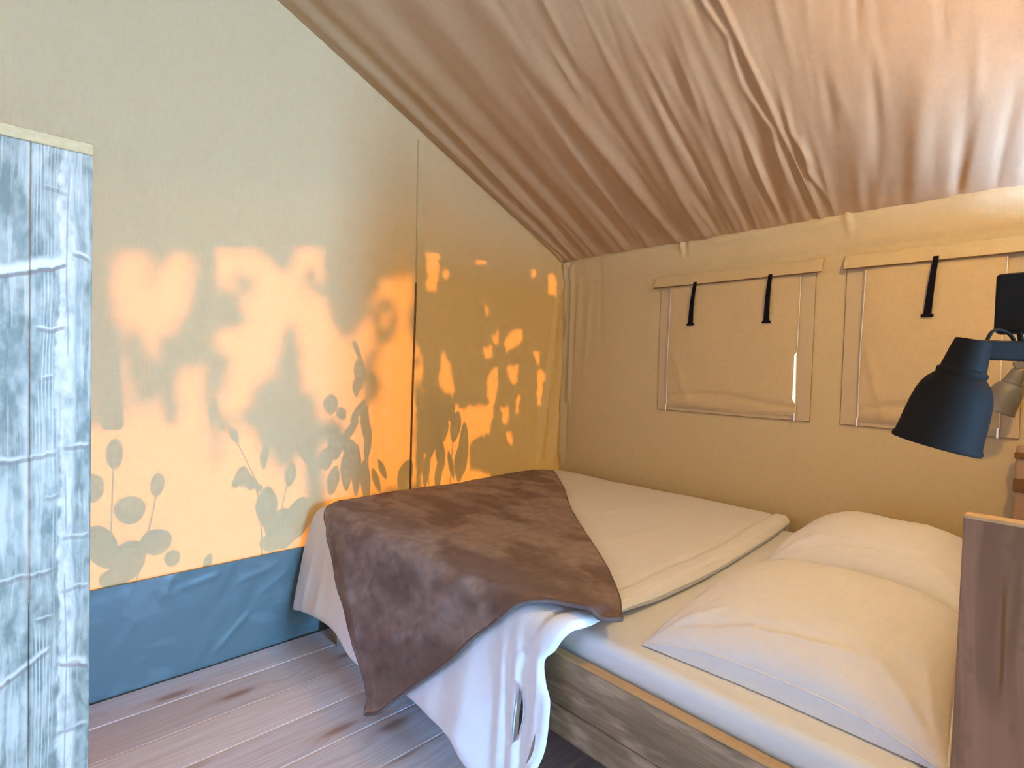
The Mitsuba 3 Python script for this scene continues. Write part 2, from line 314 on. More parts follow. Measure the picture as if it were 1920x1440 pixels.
# floor: deck boards running along the gable
rng = np.random.default_rng(9)
for k in range(37):
    x0 = GX + 0.1885 * k + 0.0035; x1 = x0 + 0.1815
    if k == 0: x0 += 0.026
    put('floor__deck_board', box(x0, x1, FY, BY, -0.032, rng.uniform(-0.0012, 0.0), 0.0022, 1), 'mat_deck', 30)
    put('floor__board_tongue', box(x1 - 0.002, x1 + 0.009, FY, BY, -0.03, -0.0022, 0.001, 1), 'mat_deck_tongue', 30)
put('floor__sun_block', box(GX - 0.06, GX + 0.06, FY, BY, -0.20, -0.036, 0.004, 1), 'mat_bark', 30)  # beam added to block sun under the boards and keep the gap dark
tag('floor', 'pinkish brown knotty plank floor with pale joints', kind='structure')

# walls that the picture does not show, with openings for the added daylight panes
def slab(key, parts, mat):
    put(key, trimesh.util.concatenate([box(*p, r=0.002, seg=1) for p in parts]), mat, 30); tag(key, kind='structure')
W3 = (-1.20, -0.20, 1.20, 1.80)
W4 = (-1.60, -0.95, 0.10, 0.75)
slab('wall_front', [(GX, W4[0], FY - 0.03, FY, 0, W4[3]), (W4[1], RX, FY - 0.03, FY, 0, W4[3]), (W4[0], W4[1], FY - 0.03, FY, 0, W4[2]), (GX, RX, FY - 0.03, FY, W4[3], W3[2]),
                    (GX, W3[0], FY - 0.03, FY, W3[2], W3[3]), (W3[1], RX, FY - 0.03, FY, W3[2], W3[3]), (GX, RX, FY - 0.03, FY, W3[3], 1.93)], 'mat_canvas')
D1 = (0.60, 1.15, 0.0, 2.0)
slab('wall_right', [(RX, RX + 0.03, FY, D1[0], 0, 2.9), (RX, RX + 0.03, D1[1], BY, 0, 2.9), (RX, RX + 0.03, D1[0], D1[1], D1[3], 2.9)], 'mat_canvas')
slab('wall_back_side', [(0.49, RX, BY, BY + 0.03, 0, 1.93)], 'mat_canvas')
slab('wall_added_divider', [(0.44, 0.47, 1.09, BY, 0, 1.80)], 'mat_canvas')  # unseen wall added to cut off the door light beyond the bed front
def light_pane(key, corners, radiance, label):
    scene[key] = mikit.ply(trimesh.Trimesh(np.array(corners, float), [[0, 1, 2], [0, 2, 3]], process=False), matte((0.5, 0.5, 0.5)), emitter={'type': 'area', 'radiance': {'type': 'rgb', 'value': radiance}})
    tag(key, label, kind='structure')
light_pane('glow_door_1', [(RX + 0.02, D1[0], D1[2]), (RX + 0.02, D1[0], D1[3]), (RX + 0.02, D1[1], D1[3]), (RX + 0.02, D1[1], D1[2])], DOOR_GLOW, 'unseen tent doorway with an added pane glowing as daylight')
light_pane('added_window_3', [(W3[0], FY - 0.02, W3[2]), (W3[0], FY - 0.02, W3[3]), (W3[1], FY - 0.02, W3[3]), (W3[1], FY - 0.02, W3[2])], ADDED_WINDOW_LIGHT, 'unseen front window with an added pane glowing as daylight')
light_pane('added_window_4', [(W4[0], FY - 0.02, W4[2]), (W4[0], FY - 0.02, W4[3]), (W4[1], FY - 0.02, W4[3]), (W4[1], FY - 0.02, W4[2])], ADDED_LOW_LIGHT, 'added glowing pane for blue light, low in the unseen front wall')

# window flaps on the back wall
def wall_y(x, z): return BY - back_offset(np.asarray(x, float), np.asarray(z, float))
def strip(x0, x1, z0, z1, lift, thick, n=24, m=24, fn=None):
    X, Z = np.meshgrid(np.linspace(x0, x1, n), np.linspace(z0, z1, m), indexing='ij')
    if fn is not None: X, Z, extra = fn(X, Z)
    else: extra = 0
    y = wall_y(X, Z) - lift - extra
    return shell(np.stack([X, y, Z], -1), np.stack([X, y + thick, Z], -1))
def make_window(key, x0, x1, zl, zr, hood, straps, slit, label, seed):
    tag(key, label, kind='structure')
    b = [strip(x0, zl + 0.012, 1.0, 1.70, 0.007, 0.005, 8), strip(zr - 0.004, x1, 1.0, 1.70, 0.007, 0.005, 8), strip(zl + 0.012, zr - 0.004, 1.0, 1.034, 0.007, 0.005, 30, 6)]
    put(key + '__border', trimesh.util.concatenate(b), 'mat_flap_border', 40)
    def flap(X, Z):
        u, v = (X - zl) / (zr - zl), (Z - 1.022) / (1.70 - 1.022)
        bul = 0.006 + 0.014 * np.clip(np.minimum(u, 1 - u) * 5, 0, 1)**0.5 * np.clip(v * 7, 0, 1)**0.6 * (0.7 + 0.3 * (1 - v)) + 0.012 * nfbm(u * 3, v * 3, seed, 3, seed)
        bul = bul + 0.006 * gauss(segdist(u, v, (0.06, 0.42), (0.20, 0.06)), 0.035) + 0.006 * gauss(segdist(u, v, (0.05, 0.06), (0.45, 0.035)), 0.03) - 0.007 * gauss(v - 0.085 - 0.03 * np.sin(u * 5 + seed), 0.02)
        bul = bul * sstep(0.0, 0.03, v + 0.012) * sstep(1.05, 0.9, v) + 0.005
        X = X + sstep(0.9, 1, u) * 0.004
        if slit: X = X - 0.019 * sstep(0.955, 1.0, u) * sstep(slit[0], slit[0] + 0.04, Z) * sstep(slit[1], slit[1] - 0.03, Z)
        Z = Z + 0.012 * np.sin(np.pi * u) * (-1) * sstep(0.1, 0, v) * 0.6
        return X, Z, bul
    put(key + '__flap', strip(zl, zr, 1.022, 1.70, 0.005, 0.003, 90, 80, flap), 'mat_flap', True)
    put(key + '__hood', shell(*[np.stack([X, wall_y(X, 1.70) - e - 0.003 * nfbm(X * 12, Z * 4, 3, 2, seed), Z], -1) for X, Z in [np.meshgrid(np.linspace(hood[0], hood[1], 60), np.linspace(1.670, 1.730, 8), indexing='ij')] for e in (0.036 - 0.38 * (Z - 1.67), 0.032 - 0.38 * (Z - 1.67))]), 'mat_canvas', 40)
    for zx, sgn in ((zl + 0.004, 1), (zr + 0.002, -1)):
        z = np.linspace(1.03, 1.66, 40); x = zx + 0.012 * (z - 1.3) * sgn * 0.4 + 0.002 * np.sin(z * 9 + seed)
        put(key + '__zip', tube(np.stack([x, wall_y(x, z) - 0.0215, z], -1), 0.0017, 6), 'mat_zip', True); 
    tag(key + '__zip', 'thin white zip line'); tag(key + '__zip_001', 'thin white zip line')
    def shade_line(pts, mat, r, name):  # dark tube drawn in place of the shade along an edge
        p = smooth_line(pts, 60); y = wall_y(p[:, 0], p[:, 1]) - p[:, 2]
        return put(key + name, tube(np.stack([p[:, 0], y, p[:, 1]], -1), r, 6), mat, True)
    shade_line([(x0, 1.67, 0.006), (x0, 1.0, 0.006)], 'mat_edge_shade', 0.0017, '__border__shade_line')
    shade_line([(x0, 1.0, 0.006), (0.5 * (x0 + x1), 0.998, 0.006), (x1, 1.0, 0.006)], 'mat_edge_shade', 0.0022, '__border__shade_line')
    shade_line([(x1, 1.67, 0.006), (x1, 1.0, 0.006)], 'mat_edge_shade', 0.0012, '__border__shade_line')
    k = shade_line([(hood[0], 1.6695, 0.035), (0.5 * (hood[0] + hood[1]), 1.668, 0.035), (hood[1], 1.6695, 0.035)], 'mat_seam', 0.0026, '__hood__hem'); tag(k, 'dark line painting the shade under the hood')  # shade under the hood, drawn as a dark tube
    for zx in ((zl + 0.002), (zr + 0.001)):
        x, y = zx, float(wall_y(zx, 1.04)) - 0.024
        put(key + '__zip_pull', box(x - 0.004, x + 0.004, y - 0.003, y + 0.002, 0.995, 1.035, 0.002), 'mat_metal', 30)
    for sx0, sx1, zt, zb in straps:
        f = np.linspace(0, 1, 20); w = 0.0085 + 0.0045 * f
        cx = sx0 + (sx1 - sx0) * f; z = zt + (zb - zt) * f; y = wall_y(cx, z) - 0.036 - 0.010 * np.sin(np.pi * f)
        P = np.stack([np.stack([cx + s * w, y, z], -1) for s in (-1, -0.9, 0.9, 1)], 1); P[:, 1:3, 1] -= 0.0012
        Q = P.copy(); Q[..., 1] += 0.0025
        k = put(key + '__strap', shell(P, Q), 'mat_strap', 30); tag(k, 'black webbing strap hanging from under the hood')
        put(k + '__end_bar', box(sx1 - 0.020, sx1 + 0.020, y[-1] - 0.004, y[-1] + 0.004, zb - 0.006, zb + 0.006, 0.003), 'mat_strap', 30)
make_window('window_1', -1.620, -0.838, -1.560, -0.899, (-1.650, -0.808), [(-1.405, -1.424, 1.68, 1.460), (-1.026, -1.036, 1.68, 1.457)], (1.062, 1.328), 'zipped canvas window flap with two black straps, left one above the bed', 31)
make_window('window_2', -0.715, -0.145, -0.650, -0.202, (-0.722, -0.02), [(-0.405, -0.424, 1.685, 1.455)], None, 'zipped canvas window flap with one black strap, right one behind the lamps', 37)

# ---------------------------------------------------------------- outside: ground, awning over the gable, trees and plants whose shadows fall on the canvas
g = trimesh.creation.box((160, 160, 0.02)); g.apply_translation((0, 0, -0.42))
put('ground', g, 'mat_grass', False); tag('ground', 'grass around the tent', kind='structure')
EDGE = np.array([(-0.6, 1.47), (0.0, 1.54), (0.229, 1.576), (0.394, 1.597), (0.603, 1.641), (1.028, 1.721), (1.526, 1.787), (1.947, 1.801), (2.518, 1.817), (3.0, 1.825)])
k = 0.50 / -SUN[0]
L = np.stack([GX + 0 * EDGE[:, 0], EDGE[:, 0], EDGE[:, 1]], -1) + k * SUN
P = np.stack([L + np.array([0, 0, h]) + np.array([o, 0, 0]) for h, o in ((0, 0), (0.35, 0.03), (0.8, 0.06), (1.5, 0.40))], 1); Q = P.copy(); Q[..., 0] += 0.004
for k in range(34): put('slit_backing__board', box(-5.2 + 0.162 * k, -5.04 + 0.162 * k, 4.4, 4.425, -0.41, 1.62, 0.003, 1), 'mat_slit_white', 30)
put('slit_backing__rail', box(-5.2, 0.31, 4.425, 4.46, 0.9, 0.98, 0.003, 1), 'mat_slit_white', 30)
tag('slit_backing', 'white boards added outside to brighten the slit beside the left window flap', 'slit_backing')  # boards added outside so that the window slit shows bright white
put('awning', shell(P, Q), 'mat_canvas_edge', 40); tag('awning', 'canvas awning hanging outside the gable wall, above the sunlit patches', 'awning')

LIT_FAR = [[(0.282, 1.574),(0.386, 1.588),(0.403, 1.533),(0.427, 1.591),(0.526, 1.616),(0.542, 1.534),(0.536, 1.432),(0.489, 1.327),(0.43, 1.235),(0.405, 1.22),(0.368, 1.28),(0.33, 1.323),(0.299, 1.35),(0.283, 1.46)], [(0.308, 1.332),(0.324, 1.258),(0.341, 1.069),(0.332, 0.955),(0.319, 1.107)], [(0.618, 1.644),(0.776, 1.672),(0.802, 1.615),(0.846, 1.6),(0.902, 1.563),(0.9, 1.691),(1.038, 1.715),(1.036, 1.558),(1.096, 1.398),(1.162, 1.305),(1.034, 1.392),(0.93, 1.407),(0.873, 1.289),(0.853, 1.153),(0.81, 1.126),(0.773, 1.152),(0.747, 1.108),(0.696, 1.151),(0.708, 1.323),(0.727, 1.388),(0.681, 1.501),(0.627, 1.504)], [(0.622, 1.275),(0.683, 1.342),(0.76, 1.352),(0.767, 1.152),(0.761, 1.02),(0.708, 0.956),(0.629, 1.002)], [(0.939, 1.385),(1.034, 1.392),(1.162, 1.305),(1.217, 1.258),(1.194, 1.059),(1.113, 0.938),(1.019, 0.918),(0.959, 1.061)], [(0.316, 1.069),(0.369, 1.142),(0.431, 1.147),(0.437, 1.028),(0.408, 0.912),(0.336, 0.92),(0.316, 0.975)], [(0.492, 1.147),(0.556, 1.177),(0.608, 1.162),(0.614, 1.003),(0.519, 0.945),(0.483, 1.007)], [(0.232, 1.067),(0.247, 0.959),(0.323, 0.944),(0.433, 0.89),(0.486, 0.785),(0.522, 0.699),(0.649, 0.938),(0.749, 0.955),(0.815, 0.817),(0.882, 0.742),(0.973, 0.803),(1.044, 0.845),(1.146, 0.862),(1.153, 0.514),(1.051, 0.507),(0.957, 0.357),(0.618, 0.389),(0.236, 0.365)], [(1.126, 1.303),(1.296, 1.414),(1.303, 1.108),(1.277, 1.007),(1.145, 0.912)], [(1.334, 1.602),(1.404, 1.642),(1.52, 1.642),(1.521, 1.524),(1.492, 1.43),(1.539, 1.31),(1.556, 0.598),(1.434, 0.589),(1.152, 0.564),(1.145, 0.912),(1.25, 0.982),(1.276, 1.058),(1.25, 1.252),(1.241, 1.375),(1.272, 1.498)], [(1.623, 0.662),(1.754, 0.908),(1.898, 0.99),(1.997, 0.951),(2.079, 0.924),(2.05, 0.833),(1.905, 0.782),(1.91, 0.631),(2.071, 0.583),(2.074, 0.505),(1.593, 0.568)]]
LIT_MID = [[(1.685, 1.109),(1.714, 1.279),(1.751, 1.224),(1.791, 1.095),(1.785, 1.051),(1.731, 1.066)], [(2.041, 0.965),(2.038, 1.155),(2.081, 1.208),(2.111, 1.197),(2.095, 1.047),(2.066, 0.955)], [(1.756, 0.827),(1.842, 0.889),(1.892, 0.955),(1.972, 0.989),(2.044, 0.974),(2.049, 0.857),(1.978, 0.822),(1.922, 0.855),(1.9, 0.722),(1.889, 0.577),(1.775, 0.576),(1.747, 0.678)], [(1.788, 0.95),(1.805, 0.993),(1.835, 0.977),(1.829, 0.919)], [(2.156, 1.345),(2.187, 1.419),(2.288, 1.438),(2.3, 1.368),(2.234, 1.333),(2.17, 1.292)], [(2.178, 1.204),(2.27, 1.216),(2.252, 1.116),(2.203, 1.135)], [(2.51, 1.783),(2.548, 1.815),(2.586, 1.776),(2.585, 1.677),(2.524, 1.684)], [(2.355, 1.81),(2.397, 1.823),(2.399, 1.774),(2.366, 1.763)], [(2.0, 1.306),(2.044, 1.327),(2.055, 1.257),(2.01, 1.255)], [(2.062, 1.386),(2.107, 1.401),(2.101, 1.342),(2.068, 1.331)], [(2.409, 1.308),(2.447, 1.32),(2.456, 1.237),(2.427, 1.236)], [(2.149, 0.968),(2.191, 0.977),(2.186, 0.882),(2.156, 0.883)], [(2.193, 0.818),(2.232, 0.822),(2.235, 0.764),(2.199, 0.766)], [(1.611, 0.747),(1.63, 0.757),(1.625, 0.592),(1.602, 0.595)], [(1.661, 0.743),(1.682, 0.747),(1.68, 0.585),(1.652, 0.589)], [(1.71, 0.739),(1.737, 0.759),(1.785, 0.601),(1.75, 0.582)], [(2.464, 1.164),(2.502, 1.171),(2.495, 1.124),(2.47, 1.123)], [(2.0, 1.545),(2.023, 1.553),(2.025, 1.517),(2.005, 1.509)], [(1.433, 1.766),(1.539, 1.79),(1.543, 1.645),(1.483, 1.648),(1.442, 1.663)], [(1.591, 1.788),(1.671, 1.796),(1.656, 1.597),(1.613, 1.592)], [(1.701, 1.706),(1.728, 1.718),(1.73, 1.665),(1.706, 1.662)], [(1.92, 1.796),(1.994, 1.811),(1.995, 1.79),(1.921, 1.779)], [(2.462, 1.21),(2.445, 1.043),(2.479, 1.026),(2.487, 1.177)], [(2.446, 1.01),(2.469, 1.036),(2.471, 0.992),(2.452, 0.976)], [(2.254, 0.949),(2.281, 1.045),(2.291, 1.029),(2.272, 0.932)], [(1.556, 1.3),(1.584, 1.219),(1.579, 1.054),(1.555, 1.109)]]
LEAVES = [(0.297, 0.862, 0.026, 0.055, 0),(0.234, 0.748, 0.035, 0.052, 0),(0.343, 0.656, 0.048, 0.052, 0),(0.426, 0.736, 0.023, 0.046, 5),(0.262, 0.537, 0.045, 0.085, -20),(0.34, 0.473, 0.057, 0.074, 0),(0.425, 0.523, 0.05, 0.05, 0),(0.477, 0.45, 0.028, 0.033, 0),(0.301, 0.414, 0.046, 0.043, 0),(0.598, 0.41, 0.017, 0.034, 15),(0.61, 1.007, 0.017, 0.05, 10),(0.687, 0.903, 0.018, 0.038, -25),(0.645, 0.938, 0.008, 0.019, -20),(0.722, 0.731, 0.031, 0.044, 0),(0.696, 0.708, 0.018, 0.024, 0),(0.753, 0.701, 0.029, 0.031, 0),(0.785, 0.675, 0.017, 0.018, 0),(0.806, 0.806, 0.019, 0.058, 5),(0.992, 0.801, 0.038, 0.052, -10),(1.022, 0.727, 0.032, 0.062, -5),(0.916, 0.716, 0.027, 0.055, 10),(1.026, 0.571, 0.037, 0.065, 0),(0.819, 0.592, 0.047, 0.091, 0),(0.888, 0.488, 0.079, 0.092, 0),(0.955, 0.522, 0.059, 0.095, 10),(0.843, 0.44, 0.055, 0.045, 0),(1.091, 1.018, 0.038, 0.048, 0),(1.076, 0.769, 0.035, 0.053, 0),(1.143, 0.974, 0.026, 0.035, -30),(1.212, 1.27, 0.014, 0.044, -25),(1.23, 1.159, 0.03, 0.076, -5),(1.215, 1.096, 0.022, 0.05, 0),(1.294, 1.134, 0.022, 0.041, -15),(1.263, 0.93, 0.025, 0.102, -5),(1.228, 0.982, 0.021, 0.07, 35),(1.185, 0.885, 0.024, 0.074, 40),(1.281, 0.828, 0.023, 0.088, 5),(1.12, 0.84, 0.041, 0.079, 0),(1.111, 0.668, 0.031, 0.069, 10),(1.175, 0.711, 0.032, 0.1, 0),(1.224, 0.705, 0.027, 0.127, 0),(1.272, 0.649, 0.028, 0.103, -5),(1.187, 0.809, 0.037, 0.045, 0),(1.329, 0.642, 0.018, 0.065, -20),(1.362, 0.691, 0.017, 0.057, -25),(1.494, 0.649, 0.044, 0.082, 20),(1.614, 0.998, 0.04, 0.083, 10),(1.667, 0.911, 0.048, 0.101, 0),(1.72, 0.881, 0.042, 0.086, 0),(1.77, 0.965, 0.036, 0.064, -10),(1.653, 0.8, 0.037, 0.085, 15),(1.71, 0.738, 0.032, 0.097, -10),(1.783, 0.668, 0.018, 0.082, -15),(1.623, 0.662, 0.023, 0.096, 5),(1.7, 0.625, 0.024, 0.086, 5),(1.869, 0.754, 0.037, 0.149, 0),(1.809, 0.876, 0.037, 0.088, 10),(1.841, 0.668, 0.037, 0.101, 0),(1.586, 0.833, 0.029, 0.111, 0)]
import shapely
def leaf_mesh(c, w, h, tilt, yaw, rng, bend=0.15, sides=10, point=0.0):
    """one leaf blade: an oval with a raised midrib, w wide and h long"""
    g = np.linspace(0, 2 * np.pi, sides, endpoint=False)
    s = np.cos(g); v = np.sin(g)
    s = s * (1 - point * np.abs(v)**1.5)
    V = np.vstack([[0, 0, 0], np.stack([bend * w * (s**2 - 0.5) * 0.5, s * w / 2, v * h / 2], -1)])
    ct, st = math.cos(tilt), math.sin(tilt)
    V = V @ np.array([[1, 0, 0], [0, ct, st], [0, -st, ct]])
    cy, sy = math.cos(yaw), math.sin(yaw)
    V = V @ np.array([[cy, sy, 0], [-sy, cy, 0], [0, 0, 1]])
    k = np.arange(1, sides + 1)
    return V + c, np.stack([0 * k, k, np.roll(k, -1)], 1)
def join(items):
    vs, fs, n = [], [], 0
    for v, f in items: vs.append(v); fs.append(f + n); n += len(v)
    return trimesh.Trimesh(np.vstack(vs), np.vstack(fs), process=False)
def on_sun(y, z, t): return np.array([GX, y, z]) + t * SUN             # the point whose shadow falls on the gable at (y, z)
def inside(polys, y, z, grow):
    return np.any([shapely.contains_xy(shapely.Polygon(p).buffer(0).buffer(grow), y, z) for p in polys], axis=0)
rng = np.random.default_rng(17)
# a tree some metres away: its crown has gaps
y, z = [a.ravel() for a in np.meshgrid(np.arange(-0.25, 1.56, 0.030), np.arange(0.30, 1.92, 0.030), indexing='ij')]
y = y + rng.uniform(-0.012, 0.012, len(y)); z = z + rng.uniform(-0.012, 0.012, len(z))
out = ~inside(LIT_FAR, y, z, 0.008)
DIM = [(0.40, 1.00, 0.10, 0.20), (0.56, 0.84, 0.09, 0.12), (0.70, 1.52, 0.06, 0.05), (0.62, 1.15, 0.05, 0.12), (0.95, 0.95, 0.08, 0.16), (1.36, 1.42, 0.07, 0.10), (1.30, 1.15, 0.05, 0.12), (0.43, 1.52, 0.04, 0.06), (1.02, 1.55, 0.06, 0.06)]
out |= np.any([((y - a) / w)**2 + ((z - b) / h)**2 < 1 for a, b, w, h in DIM], axis=0) & (rng.uniform(size=len(y)) < 0.45)
out &= ~((y < 1.25) & (z < 0.62)) & ~((y < 0.65) & (z < 0.98) & (y < 0.62 - 0.0 * z))
ITEMS = []
for a, b in zip(y[out], z[out]):
    ITEMS.append(leaf_mesh(on_sun(a, b, rng.uniform(4.0, 8.0)), rng.uniform(0.045, 0.065), rng.uniform(0.06, 0.085), rng.uniform(0, 6), rng.uniform(-0.7, 0.7), rng, 0.3, 8))
put('tree__foliage', join(ITEMS), 'mat_leaf', False)
c0 = on_sun(1.0, 1.0, 6.0)
trunk = smooth_line([(c0[0] - 0.6, c0[1] + 0.3, -0.42), (c0[0] - 0.5, c0[1] + 0.2, 1.2), (c0[0] - 0.3, c0[1] + 0.1, 2.9), (c0[0], c0[1], 4.1)], 20)
put('tree__trunk', tube(trunk, np.linspace(0.12, 0.04, 20), 10), 'mat_bark', True)
tag('tree', 'leafy tree outside the gable, its blurred shadow on the left half of the canvas', 'tree'); tag('tree__foliage', kind='stuff')
# a shrub nearer to the canvas: sharper, small gaps
y, z = [a.ravel() for a in np.meshgrid(np.arange(1.50, 2.75, 0.016), np.arange(0.45, 1.92, 0.016), indexing='ij')]
y = y + rng.uniform(-0.008, 0.008, len(y)); z = z + rng.uniform(-0.008, 0.008, len(z))
out = ~inside(LIT_MID + LIT_FAR, y, z, 0.012)
ITEMS = [leaf_mesh(on_sun(a, b, rng.uniform(1.2, 2.6)), rng.uniform(0.028, 0.036), rng.uniform(0.038, 0.05), rng.uniform(0, 6), rng.uniform(-0.6, 0.6), rng, 0.3, 6) for a, b in zip(y[out], z[out])]
put('shrub__foliage', join(ITEMS), 'mat_leaf', False)
c0 = on_sun(2.2, 0.5, 1.5)
put('shrub__stem', tube(smooth_line([(c0[0], c0[1], -0.42), (c0[0] + 0.05, c0[1], 0.5), c0], 10), np.linspace(0.035, 0.012, 10), 8), 'mat_bark', True)
tag('shrub', 'dense shrub outside the gable, shading the canvas right of the zip', 'shrub'); tag('shrub__foliage', kind='stuff')
# plants right behind the canvas: single leaves
def plant(key, rows, stems, label, t0, t1, point):
    r = np.random.default_rng(len(rows))
    for (a, b, w, h, tilt) in rows:
        v, f = leaf_mesh(on_sun(a, b, r.uniform(t0, t1)), 2 * w, 2 * h, math.radians(-tilt), r.uniform(-0.15, 0.15), r, 0.2, 16, point)
        put(key + '__leaf', trimesh.Trimesh(v, f, process=False), 'mat_leaf', False)
    for s in stems:
        put(key + '__stem', tube(smooth_line([*[on_sun(a, b, (t0 + t1) / 2) for a, b in s], on_sun(*s[-1], (t0 + t1) / 2) * [1, 1, 0] + [0, 0, -0.42]], 14), 0.0028, 6), 'mat_bark', True)
    tag(key, label, 'plant')
plant('round_leaved_plant', LEAVES[:9], [[(0.293, 0.806), (0.29, 0.65), (0.284, 0.30)], [(0.422, 0.693), (0.40, 0.56), (0.36, 0.30)]], 'round-leaved plant outside, its sharp shadows low at the left end of the canvas', 0.12, 0.5, 0.0)
plant('pointed_leaved_plant', LEAVES[9:24], [[(0.66, 0.95), (0.702, 0.859), (0.756, 0.756), (0.80, 0.45)], [(0.907, 0.70), (0.88, 0.554), (0.86, 0.4)]], 'pointed-leaved plant outside, its shadow left of the bed foot', 0.12, 0.45, 0.35)
plant('tall_leafy_plant', LEAVES[24:42], [[(1.21, 1.308), (1.257, 1.184), (1.277, 1.007), (1.286, 0.45)]], 'tall curled plant outside, its sharp shadow just left of the zip', 0.10, 0.35, 0.3)
plant('twiggy_plant', LEAVES[42:], [[(1.62, 0.95), (1.64, 0.5)], [(1.80, 0.9), (1.78, 0.5)]], 'twiggy plant outside, its shadow just right of the zip above the blanket', 0.10, 0.4, 0.3)
v = np.array([on_sun(a, b, 0.575) for a, b in ((0.241, 1.30), (0.243, 1.25), (0.255, 0.965), (0.268, 0.952), (0.308, 0.950), (0.322, 0.965), (0.318, 1.05), (0.305, 1.25), (0.303, 1.30))])
n = len(v); kk = np.arange(n)
f = [[0, i, i + 1] for i in range(1, n - 1)]; V2 = np.vstack([v, v + np.array([-0.012, 0, 0])])
F2 = np.vstack([f, np.array(f)[:, ::-1] + n, np.stack([kk, (kk + 1) % n, (kk + 1) % n + n], 1), np.stack([kk, (kk + 1) % n + n, kk + n], 1)])
put('hanging_pennant', trimesh.Trimesh(V2, F2, process=False), 'mat_canvas_edge', False)
put('hanging_pennant__cord', tube([on_sun(0.272, 1.295, 0.58), on_sun(0.272, 1.60, 0.598)], 0.002, 6), 'mat_bark', True)
tag('hanging_pennant', 'narrow canvas tab hanging from the awning, its shadow far left on the canvas', 'strap')

# ---------------------------------------------------------------- partition of whitewashed planks at the left
def washed(p, n, uv):
    y, z = p.y, p.z
    wob = fbm(y * 22, z * 7, 1.0, 3) - 0.5
    streak = fbm(y * 190 + wob * 3, z * 6, 2.0, 3)
    fine = fbm(y * 420 + wob * 6, z * 26, 5.0, 2)
    patch = fbm(y * 17, z * 9, 3.0, 4)
    right = smoothstep(0.0515, 0.0525, y)
    mottle = fbm(y * 75 + 2 * wob, z * 32, 8.0, 4)
    c = mix((0.17, 0.195, 0.165), (0.37, 0.375, 0.315), smoothstep(0.28, 0.72, 0.45 * patch + 0.55 * mottle))
    white = mi.Color3f(0.66, 0.62, 0.54)
    w = smoothstep(0.50, 0.70, streak * 0.55 + patch * 0.45) * 0.42
    e = y + 0.020 * wob
    band = smoothstep(0.100, 0.108, e + 0.016 * (mottle - 0.5)) * smoothstep(0.140, 0.130, e + 0.016 * (mottle - 0.5)) * right
    seamw = smoothstep(0.034, 0.049, e) * (1 - right)
    lines = smoothstep(0.1, 0.7, dr.sin(y * 1000 + 9 * wob)) * smoothstep(0.35, 0.6, fbm(y * 60, z * 5, 9.0, 3)) * smoothstep(0.054, 0.064, y) * smoothstep(0.108, 0.098, y) * right
    w = dr.maximum(w, dr.maximum(band * (0.62 + 0.9 * (mottle - 0.5)), dr.maximum(0.55 * seamw * smoothstep(0.35, 0.6, patch), 0.50 * lines)))
    dark = mi.Float(0)
    # sinuous cross cracks of the knots: z at the left end, slope, y from, y to, white above
    for z0, m, ya, yb, hw, s in ((1.381, 0.33, -0.06, 0.125, 0.034, 1.0), (1.50, -0.38, 0.125, 0.168, 0.016, 0.8), (0.950, 0.12, -0.06, 0.105, 0.016, 0.7), (0.963, 0.09, 0.11, 0.168, 0.012, 0.7), (0.668, 0.16, -0.06, 0.098, 0.012, 0.6), (0.425, 0.68, -0.06, 0.096, 0.018, 0.7),
                                 (0.492, -0.45, 0.100, 0.168, 0.030, 0.8), (0.755, 0.0, 0.108, 0.168, 0.010, 0.6), (0.630, -0.03, 0.107, 0.168, 0.012, 0.6), (0.290, -0.12, 0.099, 0.168, 0.014, 0.6), (1.255, 0.1, 0.06, 0.122, 0.010, 0.8), (1.132, 0.16, 0.07, 0.10, 0.008, 0.7), (0.848, 0.1, 0.075, 0.115, 0.010, 0.6), (1.60, -0.05, 0.07, 0.125, 0.010, 0.5), (0.56, 0.1, 0.06, 0.10, 0.010, 0.6)):
        zz = z - z0 - m * y - 0.010 * (noise(y * 34, z0 * 10) - 0.5) - 0.004 * (noise(y * 130, z0 * 7) - 0.5)
        seg = smoothstep(ya, ya + 0.012, y) * smoothstep(yb, yb - 0.012, y)
        w = dr.maximum(w, s * 0.95 * seg * smoothstep(0.0, 0.006, zz) * smoothstep(hw, hw * 0.4, zz + 0.012 * (patch - 0.5)))
        dark = dr.maximum(dark, s * seg * smoothstep(0.0065, 0.0025, dr.abs(zz + 0.003)))
    mid = smoothstep(0.0022, 0.0008, dr.abs(y - 0.1205 - 0.006 * (noise(z * 11, 4.0) - 0.5))) * smoothstep(0.42, 0.55, noise(z * 7, 9.0))
    c = mix(c, white, dr.clip(w, 0, 1))
    c = mix(c, mi.Color3f(0.20, 0.155, 0.135), 0.85 * dr.clip(dr.maximum(dark, 0.6 * mid), 0, 1))
    rust = smoothstep(0.02, 0.008, dr.sqrt(dr.square(y - 0.135) + dr.square((z - 0.435) * 1.8)))
    return mix(c, mi.Color3f(0.38, 0.27, 0.24), 0.6 * rust)
scene['mat_washed'] = two({'type': 'bumpmap', 'scale': 0.004, 'arbitrary': proc(lambda p, n, uv: fbm(p.y * 190, p.z * 6, 2.0, 3), 2e-3), 'bsdf': {'type': 'principled', 'base_color': proc(washed), 'roughness': 0.5, 'specular': 0.35}})
edges = [0.1685, 0.0525] + [0.0525 - 0.122 * k for k in range(1, 8)]
for k in range(len(edges) - 1):
    put('partition__plank', box(-1.722 , -1.70 - 0.0008 * (k % 2), edges[k + 1] + 0.0006, edges[k] - 0.0006, 0.0, 1.696, 0.0022, 1), 'mat_washed', 30)
scene['mat_cap'] = glossy(lambda p, n, uv: mix((0.46, 0.34, 0.165), (0.60, 0.46, 0.25), fbm(p.x * 90, p.y * 90, p.z * 90, 3)), 0.6, 0.2)
